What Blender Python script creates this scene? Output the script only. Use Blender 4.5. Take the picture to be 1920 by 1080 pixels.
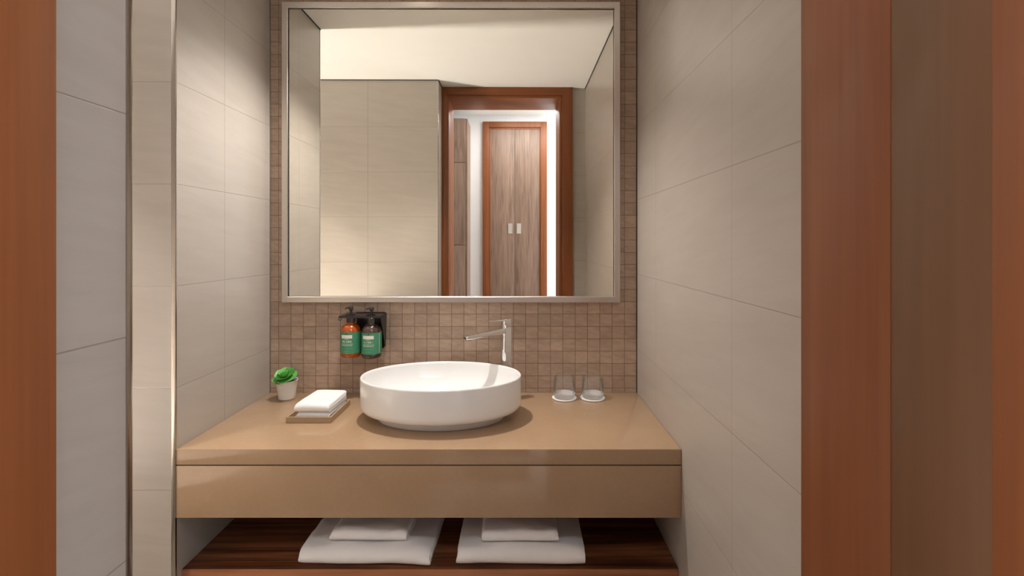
import bpy, bmesh, math, random
from mathutils import Vector, Matrix, noise
random.seed(7)
S = bpy.context.scene
for o in list(bpy.data.objects):
    bpy.data.objects.remove(o)
C = S.collection
PI = math.pi
H = 1.42                      # camera height; counter top stands 0.6 below it

# ------------------------------------------------------------------ camera
cd = bpy.data.cameras.new('camera')
cam = bpy.data.objects.new('camera', cd); C.objects.link(cam)
cam.location = (0, 0, H); cam.rotation_euler = (PI/2, 0, 0)
cd.sensor_width = 36; cd.lens = 36*910/1920
cd.shift_x = (960-973)/1920; cd.shift_y = (455-540)/1920
cd.clip_start = 0.01
S.camera = cam
# ------------------------------------------------------------------ world, exposure
w = bpy.data.worlds.new('world'); S.world = w; w.use_nodes = True
w.node_tree.nodes['Background'].inputs[0].default_value = (0.9, 0.95, 1, 1)
w.node_tree.nodes['Background'].inputs[1].default_value = 0.3
S.view_settings.view_transform = 'Standard'; S.view_settings.look = 'None'
S.view_settings.gamma = 1; S.view_settings.exposure = 0.36
S.view_settings.use_curve_mapping = False
CE = 1.074                    # ceiling above the camera

def lamp(name, kind, loc, energy, col, rot=(0, 0, 0), **kw):
    l = bpy.data.lights.new(name, kind); l.energy = energy; l.color = col
    for k, v in kw.items(): setattr(l, k, v)
    o = bpy.data.objects.new(name, l); C.objects.link(o); o.location = loc; o.rotation_euler = rot
    return o
WARM = (1, 0.945, 0.895)
DOWN = [(-0.43, 1.69), (-1.30, 1.03)]        # recessed downlights x, y
lamp('basin_downlight_lamp', 'SPOT', (-0.43, 1.69, H+CE-0.012), 61, WARM, spot_size=math.radians(116), spot_blend=0.6, shadow_soft_size=0.035)
lamp('shower_downlight_lamp', 'SPOT', (-1.30, 1.03, H+CE-0.012), 26, WARM, spot_size=math.radians(50), spot_blend=0.3, shadow_soft_size=0.035)
lamp('ceiling_fill_lamp', 'AREA', (-1.92, 1.345, H-1.26), 43, WARM, rot=(0, PI+0.4, 0), shape='RECTANGLE', size=0.12, size_y=0.10)  # added upward fill light, out of view, to brighten the ceiling
COOL = (0.95, 0.97, 1.0)
lamp('corridor_ceiling_lamp', 'AREA', (0.15, -0.25, H+1.185), 9, COOL, shape='RECTANGLE', size=0.7, size_y=0.3)
lamp('corridor_fill_right', 'AREA', (1.95, -0.25, H-0.1), 29, COOL, rot=(0, PI/2, 0), shape='RECTANGLE', size=2.3, size_y=0.7)  # added fill light to even out the corridor; no window here
lamp('corridor_fill_left', 'AREA', (-2.35, -0.08, H-0.1), 18, COOL, rot=(0, -PI/2, 0), shape='RECTANGLE', size=2.3, size_y=0.25)  # second added fill light, at the corridor's other end

# ------------------------------------------------------------------ materials
class NT:
    def __init__(s, name):
        s.m = bpy.data.materials.new(name); s.m.use_nodes = True
        s.t = s.m.node_tree; s.b = s.t.nodes['Principled BSDF']
    def n(s, kind, **kw):
        nd = s.t.nodes.new(kind)
        for k, v in kw.items():
            if k in ('ins',):
                for i, x in v.items(): nd.inputs[i].default_value = x
            else: setattr(nd, k, v)
        return nd
    def l(s, a, b): s.t.links.new(a, b)
    def math(s, op, a, b=None):
        nd = s.n('ShaderNodeMath', operation=op)
        for i, x in enumerate((a, b)):
            if x is None: continue
            if isinstance(x, (int, float)): nd.inputs[i].default_value = x
            else: s.l(x, nd.inputs[i])
        return nd.outputs[0]
    def ramp(s, fac, stops):
        nd = s.n('ShaderNodeValToRGB'); cr = nd.color_ramp
        while len(cr.elements) < len(stops): cr.elements.new(0.5)
        for e, (p, c) in zip(cr.elements, stops):
            e.position = p; e.color = (*c, 1)
        s.l(fac, nd.inputs[0]); return nd.outputs[0]
    def mix(s, fac, a, b, blend='MIX'):
        nd = s.n('ShaderNodeMix', data_type='RGBA', blend_type=blend)
        for sock, x in ((nd.inputs[0], fac), (nd.inputs[6], a), (nd.inputs[7], b)):
            if isinstance(x, (int, float)): sock.default_value = x
            elif isinstance(x, tuple): sock.default_value = (*x, 1)
            else: s.l(x, sock)
        return nd.outputs[2]
    def noise(s, vec, scale, detail=4, rough=0.5, dist=0):
        nd = s.n('ShaderNodeTexNoise'); nd.inputs['Scale'].default_value = scale
        nd.inputs['Detail'].default_value = detail; nd.inputs['Roughness'].default_value = rough
        nd.inputs['Distortion'].default_value = dist
        if vec is not None: s.l(vec, nd.inputs['Vector'])
        return nd.outputs['Fac']
    def coord(s, scale=(1, 1, 1), kind='Object'):
        tc = s.n('ShaderNodeTexCoord'); mp = s.n('ShaderNodeMapping')
        mp.inputs['Scale'].default_value = scale
        s.l(tc.outputs[kind], mp.inputs[0]); return mp.outputs[0]
    def bump(s, h, strength=0.2, dist=0.002):
        b = s.n('ShaderNodeBump'); b.inputs['Strength'].default_value = strength
        b.inputs['Distance'].default_value = dist
        s.l(h, b.inputs['Height']); s.l(b.outputs[0], s.b.inputs['Normal'])
    def set(s, **kw):
        for k, v in kw.items():
            k = k.replace('_', ' ')
            sock = s.b.inputs[k]
            if isinstance(v, tuple) and len(v) == 3: v = (*v, 1)
            if hasattr(v, 'is_linked'): s.l(v, sock)
            else: sock.default_value = v
        return s.m

def srgb(r, g, b):
    f = lambda c: (c/255/12.92) if c/255 <= 0.04045 else ((c/255+0.055)/1.055)**2.4
    return (f(r), f(g), f(b))

def plain(name, col, rough=0.5, metal=0, var=0.06, scale=30, bump=0, **kw):
    t = NT(name); f = t.noise(t.coord(), scale, 5)
    a = tuple(c*(1-var) for c in col); b = tuple(min(1, c*(1+var)) for c in col)
    if bump: t.bump(f, bump, 0.001)
    return t.set(Base_Color=t.ramp(f, [(0.3, a), (0.7, b)]), Roughness=rough, Metallic=metal, **kw)

def tile(name, px, py, pz, bw, rh, mortar, c1, c2, cm, rough, vary=0.0, streak=0.1, spec=0.5, bumpd=0.002, fq=1.0):
    t = NT(name)
    g = t.n('ShaderNodeNewGeometry')
    sp = t.n('ShaderNodeSeparateXYZ'); t.l(g.outputs['Position'], sp.inputs[0])
    sn = t.n('ShaderNodeSeparateXYZ'); t.l(g.outputs['True Normal'], sn.inputs[0])
    ax = t.math('ABSOLUTE', sn.outputs[0]); ay = t.math('ABSOLUTE', sn.outputs[1])
    u = t.math('ADD', t.math('MULTIPLY', t.math('SUBTRACT', sp.outputs[0], px), ay),
               t.math('MULTIPLY', t.math('SUBTRACT', sp.outputs[1], py), ax))
    v = t.math('SUBTRACT', sp.outputs[2], pz)
    cb = t.n('ShaderNodeCombineXYZ'); t.l(u, cb.inputs[0]); t.l(v, cb.inputs[1])
    br = t.n('ShaderNodeTexBrick', offset=0.0, offset_frequency=1, squash=1.0, squash_frequency=1)
    for k, x in (('Scale', 1), ('Mortar Size', mortar), ('Mortar Smooth', 0.3), ('Bias', 0), ('Brick Width', bw), ('Row Height', rh)):
        br.inputs[k].default_value = x
    br.inputs['Color1'].default_value = (0, 0, 0, 1); br.inputs['Color2'].default_value = (1, 1, 1, 1)
    t.l(cb.outputs[0], br.inputs['Vector'])
    c2n = t.n('ShaderNodeCombineXYZ')
    t.l(t.math('MULTIPLY', u, 2.2*fq), c2n.inputs[0]); t.l(t.math('MULTIPLY', t.math('ADD', v, t.math('MULTIPLY', u, 0.12)), 16*fq**0.5), c2n.inputs[1])
    if vary:      # every mosaic piece gets its own cut of the stone pattern
        rs = t.n('ShaderNodeSeparateColor'); t.l(br.outputs['Color'], rs.inputs[0]); t.l(t.math('MULTIPLY', rs.outputs[0], 37.0), c2n.inputs[2])
    st = t.noise(c2n.outputs[0], 1.6, 6, 0.6, 0.4)
    fine = t.noise(c2n.outputs[0], 9, 4, 0.6)
    f = t.math('ADD', t.math('MULTIPLY', t.math('SUBTRACT', st, 0.5), streak*8), 0.5)
    base = t.mix(f, c1, c2)
    if vary:
        r = t.n('ShaderNodeSeparateColor'); t.l(br.outputs['Color'], r.inputs[0])
        base = t.mix(t.math('MULTIPLY', r.outputs[0], vary), base, tuple(c*0.6 for c in c1))
    col = t.mix(br.outputs['Fac'], base, cm)
    h = t.math('SUBTRACT', t.math('MULTIPLY', fine, 0.12), br.outputs['Fac'])
    t.bump(h, 0.5, bumpd)
    t.set(Base_Color=col, Roughness=rough); t.b.inputs['Specular IOR Level'].default_value = spec
    return t.m

def wood(name, c1, c2, c3, axis='Z', scale=1.0, rough=0.4, contrast=1.0, spec=0.4):
    t = NT(name)
    k = {'Z': (14, 14, 0.7), 'X': (0.7, 14, 14), 'Y': (14, 0.7, 14)}[axis]
    co = t.coord(tuple(x*scale for x in k))
    a = t.noise(co, 1.2, 3, 0.5, 1.6)
    k2 = {'Z': (110, 110, 2.5), 'X': (2.5, 110, 110), 'Y': (110, 2.5, 110)}[axis]
    b = t.noise(t.coord(tuple(x*scale for x in k2)), 1.5, 4, 0.6, 0.3)
    f = t.math('ADD', t.math('MULTIPLY', a, 0.72), t.math('MULTIPLY', b, 0.28))
    d = 0.16/contrast
    col = t.ramp(f, [(0.5-d, c1), (0.5, c2), (0.5+d, c3)])
    t.bump(b, 0.08, 0.001)
    t.set(Base_Color=col, Roughness=rough); t.b.inputs['Specular IOR Level'].default_value = spec
    return t.m

WALL1, WALL2, GROUT = srgb(166, 157, 147), srgb(190, 182, 173), srgb(150, 140, 128)
M = {}
M['tile_left'] = tile('beige_wall_tile', -0.986, 1.6436, H-0.126, 0.6, 0.2965, 0.0011, WALL1, WALL2, GROUT, 0.33)
M['tile_right'] = tile('beige_wall_tile_right', -0.986, 1.0776, H-0.126, 0.6, 0.2965, 0.0011, WALL1, WALL2, GROUT, 0.33)
M['mosaic'] = tile('brown_mosaic_tile', -0.22, 0, H-0.2859, 0.04945, 0.04945, 0.0010, srgb(168, 144, 124), srgb(200, 176, 155), srgb(108, 83, 66), 0.45, vary=0.30, streak=0.26, fq=6.0)
M['ceiling'] = plain('white_ceiling_paint', (0.86, 0.85, 0.82), 0.8, var=0.01, scale=8)
M['white_wall'] = plain('white_corridor_paint', (0.88, 0.89, 0.91), 0.7, var=0.01, scale=8)
M['floor'] = tile('grey_floor_tile', 0.1, 0.1, 0, 0.6, 0.6, 0.0015, srgb(222, 214, 202), srgb(232, 225, 214), srgb(180, 170, 158), 0.3)
M['counter'] = None
t = NT('tan_polished_stone')
co = t.coord()
big = t.noise(co, 3.5, 5, 0.6, 0.5); vein = t.noise(co, 9, 8, 0.7, 2.0); fine = t.noise(co, 90, 3)
base = t.ramp(t.math('ADD', t.math('MULTIPLY', big, 0.7), t.math('MULTIPLY', fine, 0.3)), [(0.35, srgb(168, 138, 108)), (0.65, srgb(176, 147, 118))])
vm = t.ramp(t.math('ABSOLUTE', t.math('SUBTRACT', vein, 0.5)), [(0.0, (1, 1, 1)), (0.012, (0, 0, 0))])
spots = t.ramp(t.noise(co, 26, 2), [(0.62, (0, 0, 0)), (0.7, (1, 1, 1))])
vmask = t.mix(1.0, vm, spots, 'MULTIPLY')
M['counter'] = t.set(Base_Color=t.mix(t.math('MULTIPLY', vmask, 0.35), base, srgb(205, 180, 150)), Roughness=0.09)
M['frame_wood'] = wood('reddish_brown_door_wood', srgb(116, 62, 30), srgb(130, 74, 38), srgb(142, 85, 47), 'Z', 0.8, 0.42, 0.7)
M['frame_wood_h'] = wood('reddish_brown_door_wood_level', srgb(116, 62, 30), srgb(130, 74, 38), srgb(142, 85, 47), 'X', 0.8, 0.42, 0.7)
M['jamb_wood'] = wood('brown_jamb_wood', srgb(100, 67, 41), srgb(113, 78, 50), srgb(121, 86, 57), 'Z', 0.7, 0.42, 0.7)
M['walnut'] = wood('walnut_veneer', srgb(102, 80, 67), srgb(134, 109, 94), srgb(154, 129, 112), 'Z', 2.6, 0.45, 0.75)
M['shelf_wood'] = wood('dark_walnut_shelf_wood', srgb(62, 32, 18), srgb(112, 66, 40), srgb(150, 96, 62), 'X', 1.0, 0.4, 1.3)
M['steel'] = plain('brushed_steel', (0.48, 0.44, 0.40), 0.2, 1, 0.04, 200)
M['frame_steel'] = plain('satin_steel_mirror_frame', (0.66, 0.61, 0.56), 0.34, 1, 0.03, 200)
M['pull'] = plain('satin_nickel_pull', (0.85, 0.83, 0.80), 0.45, 1, 0.02)
M['chrome'] = plain('polished_chrome', (0.86, 0.86, 0.87), 0.05, 1, 0.01)
M['mirror'] = plain('mirror_silver', (0.955, 0.935, 0.86), 0.0, 1, 0.0)
M['dark'] = plain('dark_gap', (0.03, 0.027, 0.025), 0.6)
M['ceramic'] = plain('white_glazed_ceramic', (0.86, 0.855, 0.84), 0.07, var=0.004)
M['pot'] = plain('matt_white_pot', (0.80, 0.78, 0.75), 0.5, var=0.02)
M['soil'] = plain('dark_soil', (0.05, 0.035, 0.025), 0.9, var=0.4, scale=300, bump=0.8)
M['black'] = plain('black_plastic', (0.018, 0.017, 0.017), 0.3)
M['pump'] = plain('dark_brown_pump_plastic', (0.045, 0.036, 0.032), 0.25)
M['amber'] = plain('amber_bottle', srgb(168, 74, 18), 0.12, var=0.05, Coat_Weight=0.5)
M['brown_bottle'] = plain('dark_brown_bottle', srgb(74, 58, 52), 0.12, var=0.05, Coat_Weight=0.5)
M['label'] = plain('green_label_paper', srgb(66, 142, 106), 0.45, var=0.03)
M['label_white'] = plain('white_print', srgb(232, 224, 216), 0.5, var=0.02)
M['label_lime'] = plain('lime_print', srgb(120, 160, 60), 0.5, var=0.02)
M['tray'] = plain('beige_lacquered_tray', srgb(168, 142, 112), 0.4, var=0.03)
M['coaster'] = plain('white_paper_coaster', (0.85, 0.84, 0.82), 0.8, var=0.02)
M['leaf'] = None
t = NT('green_succulent_leaf')
f = t.noise(t.coord(), 40, 3)
M['leaf'] = t.set(Base_Color=t.ramp(f, [(0.3, srgb(64, 150, 52)), (0.7, srgb(132, 204, 112))]), Roughness=0.3, Subsurface_Weight=0.0)
M['leaf_dark'] = plain('dark_green_leaf', srgb(60, 70, 34), 0.4, var=0.15)
def cloth(name, col):
    t = NT(name)
    a = t.noise(t.coord(), 420, 2, 0.6); b = t.noise(t.coord(), 22, 4, 0.55)
    t.bump(t.math('ADD', t.math('MULTIPLY', a, 0.35), b), 0.5, 0.004)
    return t.set(Base_Color=col, Roughness=0.95, Sheen_Weight=0.15)
M['towel'] = cloth('white_terry', (0.90, 0.875, 0.86))
M['washcloth'] = cloth('white_cotton', (0.87, 0.865, 0.86))
def thin_glass(name, tint, white):
    t = NT(name); out = t.t.nodes['Material Output']
    tr = t.n('ShaderNodeBsdfTransparent'); tr.inputs[0].default_value = (tint, tint, tint, 1)
    gl = t.n('ShaderNodeBsdfGlossy'); gl.inputs['Roughness'].default_value = 0.01
    di = t.n('ShaderNodeBsdfDiffuse'); di.inputs[0].default_value = (0.9, 0.9, 0.9, 1)
    lw = t.n('ShaderNodeLayerWeight'); lw.inputs[0].default_value = 0.18
    m1 = t.n('ShaderNodeMixShader'); m1.inputs[0].default_value = white
    t.l(tr.outputs[0], m1.inputs[1]); t.l(di.outputs[0], m1.inputs[2])
    m2 = t.n('ShaderNodeMixShader'); t.l(t.math('ADD', t.math('MULTIPLY', lw.outputs['Fresnel'], 0.55), 0.015), m2.inputs[0])
    t.l(m1.outputs[0], m2.inputs[1]); t.l(gl.outputs[0], m2.inputs[2]); t.l(m2.outputs[0], out.inputs[0])
    return t.m
M['glass'] = thin_glass('clear_glass', 0.995, 0.03)
M['glass_base'] = thin_glass('thick_glass_base', 0.97, 0.42)
t = NT('lamp_lens'); M['lens'] = t.set(Base_Color=(1, 1, 1), Emission_Color=(1, 0.86, 0.7), Emission_Strength=6.0)

# ------------------------------------------------------------------ mesh helpers
def add_box(bm, x0, x1, y0, y1, z0, z1, bev=0.0, seg=2):
    b = bmesh.new()
    bmesh.ops.create_cube(b, size=1)
    for v in b.verts:
        v.co = Vector(((x0+x1)/2 + v.co.x*(x1-x0), (y0+y1)/2 + v.co.y*(y1-y0), (z0+z1)/2 + v.co.z*(z1-z0)))
    if bev: bmesh.ops.bevel(b, geom=list(b.edges), offset=bev, segments=seg, affect='EDGES', profile=0.6)
    merge(bm, b)
def merge(bm, b, mat=None):
    if mat is not None: b.transform(mat)
    me = bpy.data.meshes.new('tmp'); b.to_mesh(me); bm.from_mesh(me); b.free(); bpy.data.meshes.remove(me)
def add_lathe(bm, prof, segs=48, c=(0, 0, 0), cap0=True, cap1=True):
    """prof: list of (rx, ry, z) rings"""
    rings = []
    for p in prof:
        rx, ry, z = p if len(p) == 3 else (p[0], p[0], p[1])
        rings.append([bm.verts.new((c[0]+rx*math.cos(2*PI*i/segs), c[1]+ry*math.sin(2*PI*i/segs), c[2]+z)) for i in range(segs)])
    for a, b in zip(rings, rings[1:]):
        for i in range(segs):
            bm.faces.new((a[i], a[(i+1) % segs], b[(i+1) % segs], b[i]))
    if cap0: bm.faces.new(list(reversed(rings[0])))
    if cap1: bm.faces.new(rings[-1])
def add_tube(bm, pts, r, segs=12, cap=True):
    rings = []
    for i, p in enumerate(pts):
        p = Vector(p); a = Vector(pts[max(0, i-1)]); b = Vector(pts[min(len(pts)-1, i+1)])
        d = (b-a).normalized(); up = Vector((0, 0, 1)) if abs(d.z) < 0.95 else Vector((1, 0, 0))
        u = d.cross(up).normalized(); v = u.cross(d)
        rr = r[i] if isinstance(r, (list, tuple)) else r
        rings.append([bm.verts.new(p + rr*(u*math.cos(2*PI*k/segs) + v*math.sin(2*PI*k/segs))) for k in range(segs)])
    for a, b in zip(rings, rings[1:]):
        for k in range(segs):
            bm.faces.new((a[k], a[(k+1) % segs], b[(k+1) % segs], b[k]))
    if cap: bm.faces.new(list(reversed(rings[0]))); bm.faces.new(rings[-1])
def loft(bm, rings, cap=True):
    rr = [[bm.verts.new(p) for p in r] for r in rings]; n = len(rr[0])
    for a, b in zip(rr, rr[1:]):
        for k in range(n): bm.faces.new((a[k], a[(k+1) % n], b[(k+1) % n], b[k]))
    if cap: bm.faces.new(list(reversed(rr[0]))); bm.faces.new(rr[-1])
def obj(name, bm, mat, parent=None, smooth=True, angle=35):
    bmesh.ops.recalc_face_normals(bm, faces=bm.faces)
    me = bpy.data.meshes.new(name); bm.to_mesh(me); bm.free()
    me.materials.append(mat)
    if smooth:
        me.shade_smooth(); me.set_sharp_from_angle(angle=math.radians(angle))
    o = bpy.data.objects.new(name, me); C.objects.link(o)
    if parent: o.parent = parent
    return o
def B(*boxes, bev=0.0):
    bm = bmesh.new()
    for b in boxes: add_box(bm, *b, bev=bev)
    return bm
def tag(o, label, cat, group=None):
    o['label'] = label; o['category'] = cat
    if group: o['group'] = group
    return o
def thing(name, label, cat, loc, rz=0, group=None):
    o = bpy.data.objects.new(name, None); C.objects.link(o); o.empty_display_size = 0.05
    o.location = loc; o.rotation_euler = (0, 0, rz)
    return tag(o, label, cat, group)
def struct(name, bm, mat, parent=None, label=None, smooth=False):
    o = obj(name, bm, mat, parent, smooth)
    if parent is None: o['kind'] = 'structure'
    if label: o['label'] = label
    return o
def structroot(name, loc):
    o = bpy.data.objects.new(name, None); C.objects.link(o); o.location = loc; o['kind'] = 'structure'; return o

# ------------------------------------------------------------------ the room shell (Y is depth from the camera)
YW, YC, XL, XR = 1.943, 1.409, -0.997, 0.4725
YD, YA, YB, XB = 0.485, 0.50, 0.653, -0.522        # door wall, architrave face, wall block front, wall block side
JL, JR, YJ = -0.475, 0.29, 0.20                    # door jambs and their corridor end
TOP = H+CE
struct('wall_back', B((-2.3, XR+0.2, YW, YW+0.15, 0, TOP)), M['mosaic'])
struct('wall_left', B((-2.3, XL, YC, YW, 0, TOP)), M['tile_left'])
struct('wall_right', B((XR, XR+0.15, YJ, YW, 0, TOP)), M['tile_right'])
struct('wall_shower', B((-2.45, -2.3, YJ, YW, 0, TOP)), M['tile_left'])
struct('wall_entry_left', B((-2.3, XB, YJ, YB, 0, TOP)), M['tile_left'])
struct('wall_entry_right', B((JR+0.015, XR, YJ, YD, 0, TOP)), M['tile_right'])
struct('wall_entry_top', B((XB, JR+0.015, YJ, YD, H+1.02, TOP)), M['tile_left'])
struct('ceiling', B((-2.45, XR+0.15, YJ, YW+0.15, TOP, TOP+0.35)), M['ceiling'])
struct('trim_6', B((-2.3, -1.62, YB+0.02, YC-0.001, H-1.32, H-1.28), (-1.64, -1.62, YB+0.02, YC-0.001, H-1.28, H-1.03)), M['ceiling'], label='added white ledge shielding the unseen fill light at the far left')  # added ledge; its lip keeps the fill light off the right wall
struct('floor', B((-2.6, 2.2, -0.9, YW+0.15, -0.1, 0)), M['floor'])
# corridor behind the camera
YK = -0.70
struct('wall_corridor_far', B((-2.6, 2.2, YK-0.15, YK, 0, H+1.2)), M['white_wall'])
struct('wall_corridor_left', B((-2.6, -2.45, YK, YJ, 0, H+1.2)), M['white_wall'])
struct('wall_corridor_right', B((2.05, 2.2, YK, YJ, 0, H+1.2)), M['white_wall'])
struct('wall_corridor_near', B((XR+0.15, 2.2, YJ-0.005, YJ+0.1, 0, H+1.2), (-2.6, JL-0.06, YJ-0.005, YJ, 0, H+1.2), (JR+0.06, XR+0.15, YJ-0.005, YJ, 0, H+1.2), (JL-0.06, JR+0.06, YJ-0.005, YJ, H+1.07, H+1.2)), M['white_wall'])
struct('ceiling_corridor', B((-2.6, 2.2, YK-0.15, YJ, H+1.2, H+1.35)), M['ceiling'])
# steel corner profiles
def trim(n, x0, x1, y0, y1, label):
    bm = bmesh.new(); add_box(bm, x0, x1, y0, y1, 0.0, TOP, bev=0.0015); struct('trim_%d' % n, bm, M['steel'], None, label, True)
trim(1, XL-0.011, XL+0.0015, YC-0.003, YC+0.004, 'slim steel corner profile on the pier left of the counter')
trim(2, XB-0.004, XB+0.0015, YB-0.009, YB+0.0015, 'slim steel corner profile on the near left wall block')
bm = bmesh.new(); add_box(bm, XL, XL+0.004, YW-0.004, YW, H-0.6, TOP)
struct('trim_3', bm, M['steel'])
bm = bmesh.new(); add_box(bm, XR-0.003, XR, YW-0.004, YW, H-0.6, TOP)
struct('trim_4', bm, M['dark'])
bm = bmesh.new()      # shadow gap between ceiling and walls
for b in ((XB-0.0, JR, 0, 0),): pass
add_box(bm, XR-0.004, XR, YD, YW, TOP-0.005, TOP); add_box(bm, -2.3, XB, YB, YB+0.004, TOP-0.005, TOP)
add_box(bm, XL, XL+0.004, YC, YW, TOP-0.005, TOP); add_box(bm, XB, XB+0.004, YD, YB, TOP-0.005, TOP)
struct('trim_5', bm, M['dark'])

# door frame the camera looks through (built as structure)
d1 = structroot('door_1', (JL, YJ, 0))
def at(o, root):      # parent keeping world place (roots are only translated)
    o.parent = root; o.location = o.location - root.location if False else Vector(o.location) - Vector(root.location)
    return o
def part(name, bm, mat, root, **kw):
    bm.transform(Matrix.Translation(-Vector(root.location)))
    return obj(name, bm, mat, root, **kw)
HD = H+1.0
# linings with a stepped rebate
part('jamb', B((XB, JL, 0.33, YA-0.001, 0, HD), (XB, JL-0.004, YJ-0.004, 0.33, 0, HD), bev=0.0015), M['frame_wood'], d1)
bm = B((JR, JR+0.014, 0.379, YA-0.001, 0, HD), bev=0.0004)
part('jamb', bm, M['frame_wood'], d1)
part('jamb_stop', B((JR+0.0004, JR+0.014, 0.2975, 0.379, 0, HD), bev=0.0003), M['jamb_wood'], d1)
part('jamb_lining', B((JR, JR+0.014, YJ-0.004, 0.2975, 0, HD), bev=0.0004), M['frame_wood'], d1)
part('head_jamb', B((XB, JR+0.014, YJ-0.004, YA-0.001, HD, H+1.02), bev=0.001), M['frame_wood_h'], d1)
# architrave on the bathroom side, with a bead
part('architrave', B((XB, JL-0.012, YD, YA+0.008, 0, TOP), bev=0.002), M['frame_wood'], d1)
part('architrave', B((JR+0.018, 0.381, YD, YA+0.008, 0, TOP), (JR+0.0145, JR+0.018, YD, YA, 0, HD), bev=0.001), M['frame_wood'], d1)
part('architrave_head', B((JL-0.012, JR+0.018, YD, YA+0.008, HD+0.02, TOP), bev=0.002), M['frame_wood_h'], d1)

# corridor double door
d2 = structroot('door_2', (-0.02, YK, 0))
d2['label'] = 'walnut double door with flush pulls seen in the mirror'
part('door_frame', B((-0.32, -0.262, YK, YK+0.03, 0, H+1.13), (0.222, 0.28, YK, YK+0.03, 0, H+1.13), (-0.262, 0.222, YK, YK+0.03, H+1.075, H+1.13), bev=0.002), M['frame_wood'], d2)
part('door_frame_bead', B((-0.262, -0.25, YK, YK+0.018, 0, H+1.075), (0.21, 0.222, YK, YK+0.018, 0, H+1.075), (-0.25, 0.21, YK, YK+0.018, H+1.063, H+1.075), bev=0.001), M['frame_wood'], d2)
for x0, x1, hx in ((-0.25, -0.0215, -0.062), (-0.0185, 0.21, 0.018)):
    lf = part('door_leaf', B((x0, x1, YK, YK+0.012, 0.01, H+1.063), bev=0.001), M['walnut'], d2)
    bm = bmesh.new()
    for bx in ((hx-0.02, hx-0.012), (hx+0.012, hx+0.02)): add_box(bm, bx[0], bx[1], YK+0.012, YK+0.016, H+0.085, H+0.18)
    add_box(bm, hx-0.012, hx+0.012, YK+0.012, YK+0.016, H+0.168, H+0.18); add_box(bm, hx-0.012, hx+0.012, YK+0.012, YK+0.016, H+0.085, H+0.097)
    add_box(bm, hx-0.012, hx+0.012, YK+0.012, YK+0.0128, H+0.097, H+0.168)
    bm.transform(Matrix.Translation(-Vector(d2.location)))
    hd = obj('flush_pull', bm, M['pull'], lf)
part('door_gap', B((-0.0215, -0.0185, YK+0.0005, YK+0.006, 0.01, H+1.063)), M['dark'], d2)
# tall corridor cabinet
cb = thing('tall_cabinet', 'tall walnut cabinet of stacked panels seen at left through the mirrored doorway', 'cabinet', (-0.82, -0.54, 0))
part('carcass', B((-1.2, -0.437, YK+0.001, -0.405, 0, H+1.088)), M['walnut'], cb)
for z0, z1 in ((0.02, H-0.022), (H-0.018, H+0.698), (H+0.702, H+1.086)):
    part('door_panel', B((-1.198, -0.455, -0.405, -0.387, z0, z1), bev=0.001), M['walnut'], cb)

# recessed downlights
for i, (x, y) in enumerate(DOWN):
    dl = thing('downlight', ['small round downlight in the ceiling above the wash basin', 'small round downlight in the ceiling left of the doorway'][i], 'ceiling light', (x, y, TOP), 0)
    bm = bmesh.new(); add_lathe(bm, [(0.036, -0.001), (0.036, -0.005), (0.045, -0.005), (0.048, -0.001)], 32, cap0=False, cap1=False); obj('bezel', bm, M['white_wall'], dl)
    bm = bmesh.new(); add_lathe(bm, [(0.036, -0.002), (0.02, -0.0021)], 32, cap0=False); obj('lens', bm, M['lens'], dl)

# ------------------------------------------------------------------ vanity
ZC = H-0.6
vt = thing('vanity_counter', 'tan polished stone vanity counter with a deep apron between tiled walls', 'counter', ((XL+XR)/2, YC, ZC-0.2))
bm = bmesh.new(); add_box(bm, XL+0.001, XR-0.001, YC, YW-0.001, ZC-0.045, ZC, bev=0.0012); part('countertop', bm, M['counter'], vt)
bm = bmesh.new(); add_box(bm, XL+0.001, XR-0.001, YC, YC+0.02, ZC-0.199, ZC-0.0485, bev=0.001); part('apron', bm, M['counter'], vt)
bm = bmesh.new(); add_box(bm, XL+0.001, XR-0.001, YC+0.003, YC+0.02, ZC-0.0485, ZC-0.045); part('shadow_gap', bm, M['dark'], vt)
bm = bmesh.new(); add_box(bm, XL+0.001, XR-0.001, YC+0.02, YW-0.001, ZC-0.19, ZC-0.17); part('under_panel', bm, M['shelf_wood'], vt)
ZS = H-0.965
sh = thing('wooden_shelf', 'dark walnut shelf under the stone counter carrying folded towels', 'shelf', ((XL+XR)/2, 1.44, ZS-0.06))
bm = bmesh.new(); add_box(bm, XL+0.001, XR-0.001, 1.437, YW-0.001, ZS-0.06, ZS); part('shelf_board', bm, M['shelf_wood'], sh)
bm = bmesh.new(); add_box(bm, XL+0.001, XR-0.001, 1.4325, 1.4365, ZS-0.06, ZS-0.0005, bev=0.001)
M['lit_nosing'] = wood('lit_shelf_edge_wood', srgb(140, 88, 58), srgb(170, 112, 76), srgb(188, 132, 92), 'X', 1.0, 0.4, 1.0)  # paler copy of the shelf wood; light on the front edge put into the colour
part('front_edge', bm, M['lit_nosing'], sh)

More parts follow.
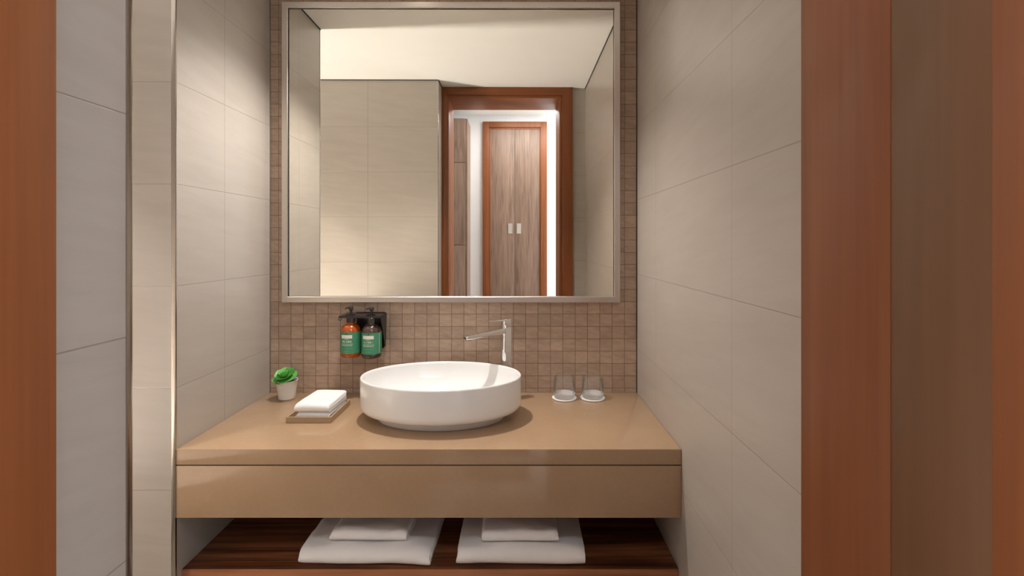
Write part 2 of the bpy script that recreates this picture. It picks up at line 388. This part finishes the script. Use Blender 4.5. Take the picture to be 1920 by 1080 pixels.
# ------------------------------------------------------------------ mirror
mx0, mx1 = (527.5-973)/475, (1163.3-973)/475
mz1, mz0 = H+(455-2.8)/475, H-(567.5-455)/475
YM = 1.915
mr = thing('wall_mirror', 'large rectangular wall mirror in a slim brushed steel frame', 'mirror', ((mx0+mx1)/2, YW, mz0))
FWd = 0.0245
bm = bmesh.new()
def rect(i, y): return [(mx0+i, y, mz0+i), (mx1-i, y, mz0+i), (mx1-i, y, mz1-i), (mx0+i, y, mz1-i)]
prof = [(0, YW-0.001), (0, YM+0.002), (0.002, YM), (FWd-0.003, YM+0.003), (FWd-0.001, YM+0.005), (FWd, YM+0.018), (FWd, YW-0.001)]
loft(bm, [rect(i, y) for i, y in prof], cap=False)
part('frame', bm, M['frame_steel'], mr, angle=20)
bm = bmesh.new(); add_box(bm, mx0+FWd+0.002, mx1-FWd-0.001, YM+0.0125, YM+0.0145, mz0+FWd, mz1-FWd-0.0015)
MYAW = math.radians(0.20)
cx = Vector(((mx0+mx1)/2, YM+0.0125, (mz0+mz1)/2))
bm.transform(Matrix.Translation(cx) @ Matrix.Rotation(MYAW, 4, 'Z') @ Matrix.Translation(-cx))
part('mirror_glass', bm, M['mirror'], mr, smooth=False)
bm = bmesh.new(); add_box(bm, mx0+0.01, mx1-0.01, YM+0.018, YW-0.001, mz0+0.01, mz1-0.01); part('backing', bm, M['dark'], mr)

# ------------------------------------------------------------------ wash basin
bs = thing('wash_basin', 'white oval ceramic vessel basin standing on the counter', 'basin', (-0.268, 1.680, ZC))
a, b = 0.276, 0.188
P = [(0.036, 0.0265), (0.020, 0.028), (0.009, 0.0335), (0.0025, 0.0425), (0.0, 0.054), (0.0, 0.10), (0.0, 0.139), (0.0008, 0.1425), (0.003, 0.1445), (0.006, 0.1445), (0.0085, 0.142), (0.0095, 0.135),
     (0.013, 0.115), (0.022, 0.090), (0.040, 0.066), (0.065, 0.050), (0.095, 0.042), (0.13, 0.038), (0.160, 0.0365), (0.166, 0.036)]
bm = bmesh.new()
add_lathe(bm, [(a-i, b-i, z) for i, z in P], 128, cap0=True, cap1=True); obj('bowl', bm, M['ceramic'], bs, angle=60)
bm = bmesh.new()
add_lathe(bm, [(a-i, b+0.007-i, z) for i, z in ((0.058, 0.0005), (0.056, 0.003), (0.052, 0.022), (0.051, 0.0268))], 128); obj('foot', bm, M['ceramic'], bs)
bm = bmesh.new(); add_lathe(bm, [(0.022, 0.0365), (0.022, 0.039), (0.019, 0.0405), (0.004, 0.041)], 32, c=(0, 0, 0)); obj('drain_cover', bm, M['chrome'], bs)

# ------------------------------------------------------------------ faucet
fx, fy = -0.050, 1.855
ang = math.atan2(-0.17, -0.24)
fc = thing('basin_faucet', 'tall chrome single lever faucet behind the oval basin', 'faucet', (fx, fy, ZC), ang)
def rrect(hx, hy, z, r=0.006, n=4, cx=0, cy=0):
    pts = []
    for sx, sy, a0 in ((1, 1, 0), (-1, 1, 90), (-1, -1, 180), (1, -1, 270)):
        for k in range(n+1):
            t = math.radians(a0 + 90*k/n)
            pts.append((cx + sx*(hx-r) + r*math.cos(t), cy + sy*(hy-r) + r*math.sin(t), z))
    return pts
def dsec(hx, hy, z, r=0.004, n=4, m=10):      # D-shaped section, its round side towards the basin (+x)
    pts = [(hx*0.35 + hx*0.65*math.cos(t), hy*math.sin(t), z) for t in [(-PI/2 + PI*k/m) for k in range(m+1)]]
    for sy, a0 in ((1, 90), (-1, 180)):
        for k in range(n+1):
            t = math.radians(a0 + 90*k/n); pts.append((-hx+r + r*math.cos(t), sy*(hy-r) + r*math.sin(t), z))
    return pts
bm = bmesh.new()
loft(bm, [dsec(0.023, 0.021, 0.0005), dsec(0.023, 0.021, 0.004), dsec(0.0195, 0.0175, 0.005), dsec(0.0185, 0.017, 0.15), dsec(0.0175, 0.0165, 0.276), dsec(0.0165, 0.0155, 0.2785)])
obj('body', bm, M['chrome'], fc, angle=40)
def xsec(x, zc, hw, ht, r=0.0035, n=4):
    pts = []
    for sy, sz, a0 in ((1, 1, 0), (-1, 1, 90), (-1, -1, 180), (1, -1, 270)):
        for k in range(n+1):
            t = math.radians(a0 + 90*k/n); rr = min(r, ht*0.95)
            pts.append((x, sy*(hw-rr)+rr*math.cos(t), zc + sz*(ht-rr)+rr*math.sin(t)))
    return pts
bm = bmesh.new()
loft(bm, [xsec(0.010, 0.266, 0.0158, 0.0115), xsec(0.03, 0.2655, 0.0158, 0.0105), xsec(0.07, 0.263, 0.0155, 0.0088), xsec(0.11, 0.260, 0.0153, 0.0080), xsec(0.145, 0.257, 0.015, 0.0074), xsec(0.166, 0.2555, 0.0145, 0.0066), xsec(0.175, 0.2553, 0.013, 0.0050), xsec(0.178, 0.2553, 0.0115, 0.003)])
sp = obj('spout', bm, M['chrome'], fc, angle=40)
bm = bmesh.new(); add_lathe(bm, [(0.009, 0.2465), (0.0095, 0.2455), (0.0095, 0.251)], 24, c=(0.161, 0, 0)); obj('aerator', bm, M['steel'], sp)
bm = bmesh.new()
loft(bm, [dsec(0.0165, 0.0155, 0.2795), dsec(0.0172, 0.0163, 0.281), dsec(0.0168, 0.016, 0.307), dsec(0.0160, 0.015, 0.3095)])
loft(bm, [xsec(-0.005, 0.3065, 0.0148, 0.0032), xsec(0.035, 0.3062, 0.0145, 0.0030), xsec(0.070, 0.307, 0.013, 0.0024), xsec(0.080, 0.3075, 0.012, 0.0020)])
obj('lever', bm, M['chrome'], fc, angle=30)

# ------------------------------------------------------------------ dispensers
def on_cyl(bm, R, a0, a1, z0, z1, th=0.0004, n=10):
    """a patch wrapped on a cylinder, angle measured from -Y (front) towards +X"""
    rings = []
    for k in range(n+1):
        t = a0 + (a1-a0)*k/n; s, c = math.sin(t), -math.cos(t)
        rings.append([(R*s, R*c, z0), ((R+th)*s, (R+th)*c, z0), ((R+th)*s, (R+th)*c, z1), (R*s, R*c, z1)])
    loft(bm, rings)
RB = 0.0375
def bottle(x, y, z, mat, label, lime, seed, rz):
    rnd = random.Random(seed)
    t = thing('soap_dispenser_bottle', label, 'bottle', (x, y, z), rz, 'pump bottles in the wall bracket')
    bm = bmesh.new()
    add_lathe(bm, [(0.030, 0.0), (0.034, 0.001), (0.0368, 0.005), (RB, 0.011), (RB, 0.094), (0.0366, 0.104), (0.0335, 0.113), (0.028, 0.1205), (0.021, 0.125), (0.0155, 0.128), (0.0140, 0.131), (0.0140, 0.140)], 48)
    obj('bottle_body', bm, mat, t, angle=50)
    bm = bmesh.new(); on_cyl(bm, RB+0.0001, -1.9, 1.9, 0.0175, 0.0985, 0.0004, 40)
    lb = obj('label_sleeve', bm, M['label'], t)
    A = -0.02       # centre of the print
    def patch(name, rects, m):
        bm = bmesh.new()
        for u0, u1, z0, z1 in rects: on_cyl(bm, RB+0.0005, A+u0/RB, A+u1/RB, z0, z1, 0.0002, 6)
        obj(name, bm, m, lb)
    patch('name_panel', [(-0.0265, 0.0175, 0.0755, 0.0885)], M['label_white'])
    rows = []
    def words(u0, u1, z, h, gap=0.0012):
        u = u0
        while u < u1:
            l = rnd.uniform(0.0012, 0.0032)
            rows.append((u, min(u+l*0.55, u1), z, z+h*rnd.uniform(0.55, 1))); u += l + (gap if rnd.random() < 0.25 else 0.0004)
    words(-0.012, 0.004, 0.0705, 0.0025)
    words(-0.0225, 0.0145, 0.0605, 0.0075, 0.003)
    words(-0.0255, 0.0185, 0.0530, 0.0036); words(-0.0255, 0.0175, 0.0470, 0.0042)
    patch('lettering', rows, M['label_white'])
    rows = []; words(-0.024, 0.02, 0.0365, 0.002); words(-0.015, 0.008, 0.0265, 0.002)
    t2 = M['label_pale']
    patch('fine_lettering', rows, t2)
    patch('emblem', [(-0.0055, 0.001, 0.0915, 0.0955)], M['leaf_dark'])
    if lime: patch('lime_band', [(-0.037, 0.030, 0.0182, 0.0225)], M['label_lime'])
    else: patch('edge_stripe', [(0.0405, 0.0425, 0.020, 0.097)], M['label_white'])
    bm = bmesh.new()
    add_lathe(bm, [(0.0155, 0.1325), (0.0162, 0.1335), (0.0162, 0.152), (0.014, 0.1545), (0.006, 0.156), (0.0055, 0.158), (0.0045, 0.158), (0.0045, 0.178), (0.0075, 0.180), (0.0085, 0.184), (0.0085, 0.191), (0.0065, 0.1945), (0.002, 0.1955)], 24)
    pm = obj('pump', bm, M['pump'], t, angle=40)
    bm = bmesh.new(); add_tube(bm, [(0, 0, 0.189), (-0.008, -0.002, 0.1895), (-0.015, -0.004, 0.188), (-0.019, -0.005, 0.1845), (-0.0195, -0.005, 0.183)], [0.0045, 0.0040, 0.0032, 0.0027, 0.0025], 12)
    obj('nozzle', bm, M['pump'], pm, angle=50)
    return t
M['label_pale'] = plain('pale_green_print', srgb(130, 178, 150), 0.5, var=0.02)
ZB = H-0.4425
YBT = 1.878
bottle(-0.650, YBT, ZB+0.003, M['amber'], 'amber pump bottle with green label on the left of the black wall bracket', True, 3, 0.0)
bottle(-0.570, YBT, ZB, M['brown_bottle'], 'dark brown pump bottle with green label on the right of the black wall bracket', False, 5, 0.05)
br = thing('dispenser_bracket', 'black wall bracket holding two pump bottles under the mirror', 'bracket', (-0.60, YW, ZB))
bm = bmesh.new()
# back plate: trapezium wider at the top
def plate(pts, y0, y1):
    loft(bm, [[(x, y0, z) for x, z in pts], [(x, y1, z) for x, z in pts]])
plate([(-0.650, ZB+0.165), (-0.534, ZB+0.165), (-0.5385, ZB+0.09), (-0.536, ZB+0.028), (-0.541, ZB+0.022), (-0.640, ZB+0.022)], YW-0.007, YW-0.0005)
br_back = part('back_plate', bm, M['black'], br)
bm = bmesh.new()
# top plate with two round collars cut around the pump necks
for xx, zz in ((-0.652, 0.0), (-0.572, 0.0)):
    pass
outer = [(-0.690, YBT-0.024), (-0.532, YBT-0.024), (-0.524, YW-0.002), (-0.684, YW-0.002)]
top = ZB+0.1625
add_box(bm, -0.688, -0.529, YBT+0.0175, YW-0.002, top-0.004, top)
add_box(bm, -0.688, -0.529, YBT-0.026, YBT-0.0175, top-0.004, top)
for x0, x1 in ((-0.688, -0.6695), (-0.6345, -0.5895), (-0.5545, -0.529)): add_box(bm, x0, x1, YBT-0.0175, YBT+0.0175, top-0.004, top)
add_box(bm, -0.688, -0.529, YBT-0.0265, YBT-0.024, top-0.008, top)
part('top_plate', bm, M['black'], br)
bm = bmesh.new()   # right hand side web
loft(bm, [[(x, YBT-0.02, top-0.004), (x, YW-0.002, top-0.004), (x-0.004, YW-0.002, ZB+0.03), (x-0.004, YW-0.012, ZB+0.03)] for x in (-0.531, -0.5285)])
part('side_web', bm, M['black'], br)
bm = bmesh.new()   # key ring lock at the left end
ring = [(-0.684 + 0.0055*math.cos(k*PI/8), YBT-0.022, top-0.0115 + 0.0055*math.sin(k*PI/8)) for k in range(17)]
add_tube(bm, ring, 0.0015, 8, cap=False); part('lock_loop', bm, M['black'], br)

# ------------------------------------------------------------------ potted succulent
pp = thing('potted_succulent', 'small green succulent in a white pot at the counter corner', 'plant', (-0.893, 1.868, ZC))
bm = bmesh.new()
add_lathe(bm, [(0.027, 0.0005), (0.0295, 0.002), (0.0305, 0.006), (0.0345, 0.040), (0.0388, 0.069), (0.0398, 0.0715), (0.0388, 0.073), (0.0368, 0.072), (0.0355, 0.064)], 48, cap1=False); obj('pot', bm, M['pot'], pp, angle=50)
bm = bmesh.new(); add_lathe(bm, [(0.0357, 0.0635), (0.0356, 0.064), (0.01, 0.0665)], 32); obj('soil', bm, M['soil'], pp)
def leaf_bm(L, W, T, curl):
    bm = bmesh.new(); rings = []; n = 12
    for i in range(n+1):
        s = i/n
        wd = W*(0.28 + 0.72*math.sin(min(1, s/0.68)*PI/2)) if s < 0.68 else W*math.sqrt(max(0.0, 1-((s-0.68)/0.32)**2.0))
        if i == n: wd = W*0.06
        th = T*(0.6+0.4*math.sin(PI*min(1, s*1.1)))*(1-0.75*s**4)
        x = L*s; z = curl*L*(s**2)
        ring = []
        for k in range(12):
            t = 2*PI*k/12
            yy = wd*math.cos(t); ring.append((x, yy, z + th*math.sin(t)*0.5 + 0.35*(yy/W)**2*W*0.6))
        rings.append(ring)
    loft(bm, rings); return bm
rn = random.Random(4)
Cz = 0.073
for ring_i, (cnt, L, W, el, zz, cu) in enumerate(((9, 0.043, 0.0165, 0, 0.003, 0.20), (8, 0.038, 0.0155, 22, 0.007, 0.25), (6, 0.030, 0.013, 42, 0.011, 0.25), (4, 0.020, 0.009, 62, 0.014, 0.2))):
    for k in range(cnt):
        az = 2*PI*(k + 0.45*ring_i + rn.uniform(-0.12, 0.12))/cnt
        bm = leaf_bm(L*rn.uniform(0.92, 1.08), W, 0.006, cu)
        m = Matrix.Translation((0.001, -0.006, Cz+0.004)) @ Matrix.Rotation(-0.14, 4, 'Y') @ Matrix.Rotation(0.40, 4, 'X') @ Matrix.Translation((0, 0, zz)) @ Matrix.Rotation(az, 4, 'Z') @ Matrix.Rotation(-math.radians(el+rn.uniform(-5, 5)), 4, 'Y') @ Matrix.Translation((0.004, 0, 0))
        bm.transform(m); obj('leaf', bm, M['leaf'], pp, angle=60)
bm = leaf_bm(0.042, 0.008, 0.004, 0.1)
bm.transform(Matrix.Translation((0.008, 0.012, Cz)) @ Matrix.Rotation(0.5, 4, 'Z') @ Matrix.Rotation(-math.radians(64), 4, 'Y'))
o = obj('leaf', bm, M['leaf_dark'], pp, angle=60); o['label'] = 'dark green pointed leaf at the back'
bm = bmesh.new(); add_tube(bm, [(-0.002, -0.002, 0.064), (-0.003, -0.004, Cz+0.012)], [0.007, 0.005], 12); obj('stem', bm, M['leaf_dark'], pp)

# ------------------------------------------------------------------ folded cloth
def folded(name, label, cat, loc, rz, W, D, T, layers, mat, group=None, amp=0.003, seed=0.0, shear=0.0, edge=0.004, wr=0.5):
    """folded towel: nested U folds open at the back, soft fold at the front (-Y). Local origin: front centre bottom."""
    bm = bmesh.new()
    th = T/(2*layers)
    nx = 36
    def U(k):
        z0, z1 = k*th, T-k*th; y0 = k*th*1.05 + (0.001*k)
        R = (z1-z0)/2; r = max(R-th*0.93, 0.0006); zc = (z0+z1)/2
        out = []; inn = []
        yb = D - 0.004*k
        nb, na = 14, 10
        for i in range(nb): out.append((yb-(yb-(y0+R))*i/nb, z0))
        for i in range(na+1):
            t = -PI/2 - PI*i/na; e = 0.85
            out.append((y0+R+R*math.cos(t), zc+R*math.sin(t)))
        for i in range(1, nb+1): out.append((y0+R+(yb-(y0+R))*i/nb, z1))
        for i in range(nb): inn.append((yb-(yb-(y0+R))*i/nb, z1-th*0.93))
        for i in range(na+1):
            t = PI/2 + PI*i/na
            inn.append((y0+R+r*math.cos(t), zc+r*math.sin(t)))
        for i in range(1, nb+1): inn.append((y0+R+(yb-(y0+R))*i/nb, z0+th*0.93))
        return out + inn
    for k in range(layers):
        pr = U(k); rings = []
        yc = D*0.5; zc = T/2
        for i in range(nx+1):
            u = i/nx; x = -W/2 + W*u
            e = min(u, 1-u)*W
            ins = 0 if e > edge else (1-math.sqrt(max(0, 1-(1-e/edge)**2)))*edge*0.35
            ring = []
            for (y, z) in pr:
                nz = noise.noise(Vector((x*9+seed, y*9, z*6)))*amp*1.2 + noise.noise(Vector((x*20+seed, y*42, 3+z*10)))*amp*wr
                ny = noise.noise(Vector((x*7+seed+40, z*20, y*6)))*amp*1.6
                nxo = noise.noise(Vector((z*35+seed, y*8, k*0.7+(5 if u > 0.5 else 0))))*amp*1.2*(abs(u-0.5)*2)**6
                zz = z + nz*(z/T)**1.0
                zz = zz - ins*(1 if z > zc else -0.3)
                zz -= 0.006*min(1, T/0.05)*(abs(u-0.5)*2)**8*(z/T)
                ring.append((x+nxo+shear*y, y+ny*(1-y/D), max(zz, 0.0006 + 0.0002*k)))
            rings.append(ring)
        b2 = bmesh.new(); loft(b2, rings); merge(bm, b2)
    o = obj(name, bm, mat, None, angle=55)
    o.location = loc; o.rotation_euler = (0, 0, rz)
    return tag(o, label, cat, group)
BT, HT = 0.054, 0.036
folded('bath_towel', 'large folded white bath towel on the walnut shelf, the left one', 'towel', (-0.460, 1.440, ZS+0.0006), -0.02, 0.392, 0.34, BT, 2, M['towel'], 'folded bath towels on the shelf', 0.0045, 1.0, shear=-0.005, edge=0.012, wr=0.9)
folded('bath_towel', 'large folded white bath towel on the walnut shelf, the right one', 'towel', (0.006, 1.440, ZS+0.0006), -0.01, 0.382, 0.34, BT, 2, M['towel'], 'folded bath towels on the shelf', 0.0045, 23.0, edge=0.012, wr=0.9)
folded('hand_towel', 'small folded white hand towel on top of the left bath towel', 'towel', (-0.455, 1.464, ZS+BT+0.0065), -0.01, 0.23, 0.26, HT, 2, M['towel'], 'folded hand towels on the bath towels', 0.004, 51.0, shear=0.04, edge=0.009, wr=1.3)
folded('hand_towel', 'small folded white hand towel on top of the right bath towel', 'towel', (0.003, 1.462, ZS+BT+0.0065), 0.0, 0.23, 0.26, HT, 2, M['towel'], 'folded hand towels on the bath towels', 0.004, 77.0, edge=0.009, wr=1.3)

# tray with two face cloths
tx0, tx1, ty0, ty1 = -0.7747, -0.6240, 1.6125, 1.796
tr = thing('cloth_tray', 'small beige rectangular tray holding folded white face cloths', 'tray', ((tx0+tx1)/2, (ty0+ty1)/2, ZC))
bm = bmesh.new(); add_box(bm, tx0+0.004, tx1-0.004, ty0+0.004, ty1-0.004, ZC+0.0005, ZC+0.005); part('tray_base', bm, M['tray'], tr)
bm = bmesh.new()
def rt(i, z): return [(tx0+i, ty0+i, ZC+z), (tx1-i, ty0+i, ZC+z), (tx1-i, ty1-i, ZC+z), (tx0+i, ty1-i, ZC+z)]
loft(bm, [rt(0.0045, 0.0052), rt(0.0005, 0.0006), rt(0, 0.0012), rt(0, 0.0195), rt(0.0006, 0.020), rt(0.0052, 0.020), rt(0.0058, 0.0195), rt(0.0058, 0.0052)], cap=False)
part('tray_rim', bm, M['tray'], tr, angle=30)
folded('face_cloth', 'folded white face cloth lying in the tray under another', 'cloth', (-0.692, 1.628, ZC+0.0055), -0.03, 0.110, 0.150, 0.024, 2, M['washcloth'], 'folded face cloths in the tray', 0.0012, 9.0, edge=0.006)
folded('face_cloth', 'folded white face cloth on top of the other in the tray', 'cloth', (-0.694, 1.622, ZC+0.0305), -0.035, 0.116, 0.156, 0.030, 2, M['washcloth'], 'folded face cloths in the tray', 0.0016, 15.0, edge=0.006)

# ------------------------------------------------------------------ tumblers on coasters
for i, (x, lab) in enumerate(((0.1752, 'left'), (0.2843, 'right'))):
    bm = bmesh.new()
    add_lathe(bm, [(0.0465, 0.0005), (0.0476, 0.0015), (0.0476, 0.003), (0.0468, 0.0038)], 48)
    o = obj('coaster', bm, M['coaster'], None, angle=30); o.location = (x, 1.8735, ZC)
    tag(o, 'round white paper coaster under the %s clear tumbler' % lab, 'coaster', 'round coasters on the counter')
    bm = bmesh.new()
    prof = [(0.0412, 0.0165), (0.0417, 0.024), (0.0416, 0.035), (0.0402, 0.06), (0.0388, 0.0785), (0.0381, 0.0795), (0.0374, 0.0785),
            (0.0390, 0.06), (0.0404, 0.035), (0.0402, 0.0195), (0.037, 0.0170)]
    add_lathe(bm, prof, 64, cap0=False, cap1=False)
    o = obj('glass_tumbler', bm, M['glass'], None, angle=50); o.location = (x, 1.8735, ZC+0.0040)
    bm = bmesh.new()
    add_lathe(bm, [(0.034, 0.0), (0.0365, 0.001), (0.0395, 0.005), (0.0412, 0.0163), (0.037, 0.0168), (0.02, 0.0150)], 64)
    obj('thick_base', bm, M['glass_base'], o, angle=50)
    tag(o, 'clear glass tumbler, the %s of two standing on white coasters' % lab, 'glass', 'glass tumblers on the counter')
